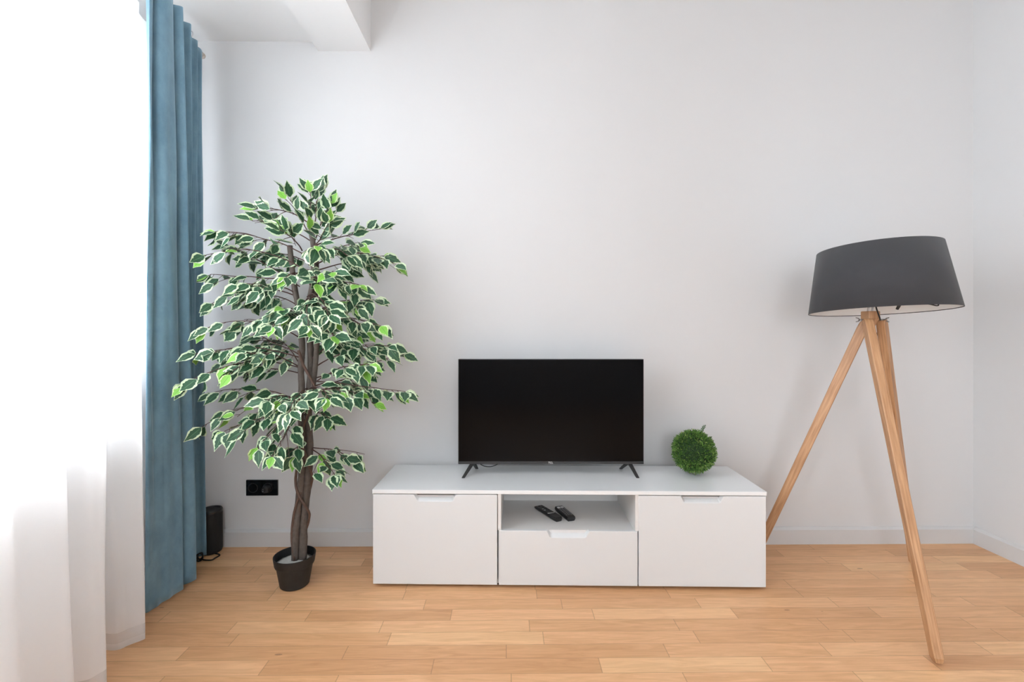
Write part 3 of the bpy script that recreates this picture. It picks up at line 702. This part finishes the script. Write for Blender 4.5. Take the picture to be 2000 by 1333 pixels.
br = [(612, 470, 562, 384, 0, 6), (612, 450, 606, 378, -.03, 7), (614, 450, 622, 376, .03, 7), (615, 470, 646, 402, .02, 8), (608, 440, 508, 408, -.06, 6),
      (605, 470, 494, 432, .04, 7), (600, 500, 425, 452, -.05, 12), (600, 530, 404, 498, -.10, 9), (568, 545, 412, 536, .0, 9), (590, 490, 552, 452, -.16, 9),
      (610, 490, 640, 440, -.12, 8), (612, 480, 740, 448, .12, 8), (612, 500, 700, 474, -.10, 14), (612, 520, 772, 516, .0, 15), (612, 530, 745, 500, .14, 13),
      (612, 550, 700, 556, -.16, 11), (612, 560, 650, 530, -.2, 12), (580, 580, 416, 592, -.05, 12), (580, 575, 470, 556, -.12, 12), (585, 600, 500, 590, .16, 12),
      (585, 600, 535, 635, -.2, 11), (612, 600, 728, 586, -.03, 12), (612, 620, 715, 640, .12, 11), (612, 630, 742, 636, -.08, 8), (600, 590, 602, 632, -.28, 10),
      (600, 580, 640, 612, -.24, 10), (585, 660, 402, 642, -.10, 10), (590, 700, 388, 690, -.12, 16), (590, 720, 364, 748, -.20, 13), (590, 730, 440, 708, .06, 13),
      (590, 720, 480, 690, -.16, 12), (592, 720, 535, 664, .14, 8), (610, 700, 690, 652, .04, 12), (612, 720, 758, 676, -.05, 15), (612, 740, 785, 692, .05, 13),
      (612, 745, 790, 765, -.06, 11), (612, 750, 720, 712, -.18, 12), (612, 755, 700, 735, .12, 11), (595, 790, 415, 768, .02, 8), (595, 800, 398, 832, -.12, 9),
      (592, 800, 440, 842, -.14, 10), (592, 790, 500, 808, .10, 12), (592, 780, 525, 780, -.22, 10), (595, 790, 505, 872, -.16, 8), (595, 810, 532, 890, -.2, 7),
      (600, 760, 566, 802, -.24, 10), (605, 760, 640, 775, -.22, 9), (605, 770, 695, 768, -.08, 9), (605, 800, 640, 815, -.08, 5), (600, 850, 575, 888, -.08, 4),
      (607, 875, 690, 900, .02, 8), (605, 875, 652, 925, -.08, 9), (600, 640, 556, 602, -.14, 10), (610, 620, 660, 600, .16, 12), (606, 520, 545, 500, .1, 10),
      (608, 560, 560, 540, -.2, 9), (612, 500, 620, 480, -.2, 8), (600, 640, 650, 655, -.2, 10), (610, 560, 690, 520, .2, 12), (585, 560, 450, 480, .1, 10),
      (595, 700, 470, 640, .05, 10), (600, 660, 690, 690, .2, 10)]
rl = random.Random(21)
twig = bmesh.new(); lf = bmesh.new(); uvl = lf.loops.layers.uv.new('UVMap')
CL = P_(CAM)
YMAX = -0.03-PC.y
def clampy(p):
    if p.y > YMAX: p.y = YMAX-0.002
    d = p.y+PC.y-CAM.y
    lim = (-1.355 if d < 2.07 else -1.355-(d-2.07)/0.23*0.115)-PC.x      # stay clear of the curtain folds
    if p.x < lim: p.x = lim+0.15*(p.x-lim)*0.05
    return p
def add_leaf(p, d, up, L, w, lime):
    d = d.normalized(); nrm = (up-d*up.dot(d))
    nrm = nrm.normalized() if nrm.length > 1e-3 else d.orthogonal().normalized()
    sd = d.cross(nrm).normalized()
    n = 7; prof = [0.0, .62, .93, 1.0, .88, .58, .22, 0.0]
    curl = rl.uniform(-.10, .30); fold = rl.uniform(.10, .34); tw = rl.uniform(-.35, .35)
    rows = []
    for i in range(n+1):
        t = i/n; c = p+d*L*t-nrm*L*curl*t*t
        ww = w/2*prof[i]*(1+0.05*(-1)**i)
        s2 = sd*math.cos(tw*t)+nrm*math.sin(tw*t)
        rows.append((clampy(c-s2*ww+nrm*ww*fold), clampy(c.copy()), clampy(c+s2*ww+nrm*ww*fold)))
    vr = []
    for i, (a, c, b_) in enumerate(rows):
        if i in (0, n): v = lf.verts.new(c); vr.append((v, v, v))
        else: vr.append((lf.verts.new(a), lf.verts.new(c), lf.verts.new(b_)))
    for i in range(n):
        for s in (0, 1):
            a0, a1 = vr[i][s], vr[i][s+1]; b0, b1 = vr[i+1][s], vr[i+1][s+1]
            vs, us = [], []
            for v, u in ((a0, abs(s-1)), (a1, abs(s)), (b1, abs(s)), (b0, abs(s-1))):
                if v not in vs: vs.append(v); us.append(u)
            try: f = lf.faces.new(vs)
            except ValueError: continue
            f.smooth = True; f.material_index = 1 if lime else 0
            for l in f.loops:
                k = vs.index(l.vert)
                edge = 1.0 if l.vert not in (vr[i][1], vr[i+1][1]) else 0.0
                if l.vert is vr[0][0]: edge = 0.75
                if l.vert is vr[n][0]: edge = 1.0
                l[uvl].uv = (edge, (i+(l.vert in (b0, b1)))/n)
for (sx, sy, ex, ey, dd, n) in br:
    A = fa(sx, sy, 0.01); E = fa(ex, ey, dd); dist = (E-A).length
    mid = A.lerp(E, .5); rise = rl.uniform(0.0, 0.30)*dist if ey > sy-60 else 0.05*dist
    mid.z += rise
    pts = []
    for i in range(17):
        t = i/16; p = A*(1-t)**2+mid*2*t*(1-t)+E*t*t
        p = p+Vector((noise.noise(Vector((t*3, sx*.1, ex*.07))), noise.noise(Vector((t*3, sy*.1, ey*.07))), noise.noise(Vector((t*3, ex*.1, sx*.07)))))*0.012*math.sin(PI*t)
        pts.append(clampy(p))
    tube(twig, pts, .0030, .0012, n=6)
    n = int(n*1.55)
    subs = []
    for sg in ((1, -1) if n >= 8 else (1,)):
        i0 = rl.choice((7, 8, 9, 10)); T = (pts[i0+1]-pts[i0-1]).normalized(); h = Vector((T.y, -T.x, 0)); h = h.normalized() if h.length > .1 else Vector((0, -1, 0))
        e2 = pts[i0]+(T*rl.uniform(.5, .9)+h*sg*rl.uniform(.45, .8)+Vector((0, 0, rl.uniform(-.35, .15))))*rl.uniform(.07, .13)
        sp_ = [clampy(pts[i0].lerp(e2, q/16)+Vector((0, 0, -0.02*(q/16)**2))) for q in range(17)]
        tube(twig, sp_, .0016, .0010, n=5); subs.append(sp_)
    main = pts
    topb = ey < 470 and sy < 500
    for k in range(n):
        pts = main if k < n*0.55 or k >= n-3 else subs[k % len(subs)]
        last = k >= n-3
        t = 1.0 if last else min(.99, max(.2, (0.30+0.66*(k/max(1, n*.55)) if pts is main else rl.uniform(.4, 1.0))+rl.uniform(-.03, .03)))
        i = min(15, int(t*16)); T = (pts[min(i+1, 16)]-pts[max(i-1, 0)]).normalized()
        base = pts[min(16, i+1)] if last else pts[i].lerp(pts[i+1], t*16-i)
        h = Vector((T.y, -T.x, 0)); h = h.normalized() if h.length > .1 else Vector((1, 0, 0))
        sdv = h*(1 if k % 2 else -1)
        lime = (k == n-1 and rl.random() < .8) or rl.random() < 0.06
        droop = rl.uniform(.15, .75)*(0.25 if topb else 1)
        if last:
            ang = (-.7, .65, 0)[k-(n-3)] if n >= 3 else 0
            d = T*0.9+h*ang+Vector((0, 0, -droop))
        else:
            d = T*rl.uniform(.25, .7)+sdv*rl.uniform(.4, .9)+Vector((0, 0, -droop))
        if topb: d += Vector((0, 0, .5))
        d += Vector((rl.gauss(0, .22), rl.gauss(0, .22), rl.gauss(0, .15)))
        d.normalize()
        stalk = rl.uniform(.008, .028) if not last else rl.uniform(.004, .016)
        q = clampy(base+d*stalk)
        tube(twig, [base, q], .0012, .0009, n=5)
        toc = (CL-q).normalized(); up = Vector((0, 0, 1))*rl.uniform(.4, 1.0)+toc*rl.uniform(.4, 1.3)+Vector((rl.gauss(0, .35), rl.gauss(0, .25), 0))
        L = rl.uniform(.062, .084)*(0.84 if lime else 1)
        add_leaf(q, d, up, L, L*rl.uniform(.56, .70), lime)
obj('branches', twig, 'twig', fic, smooth=True)
obj('foliage', lf, ['leaf', 'lime'], fic)
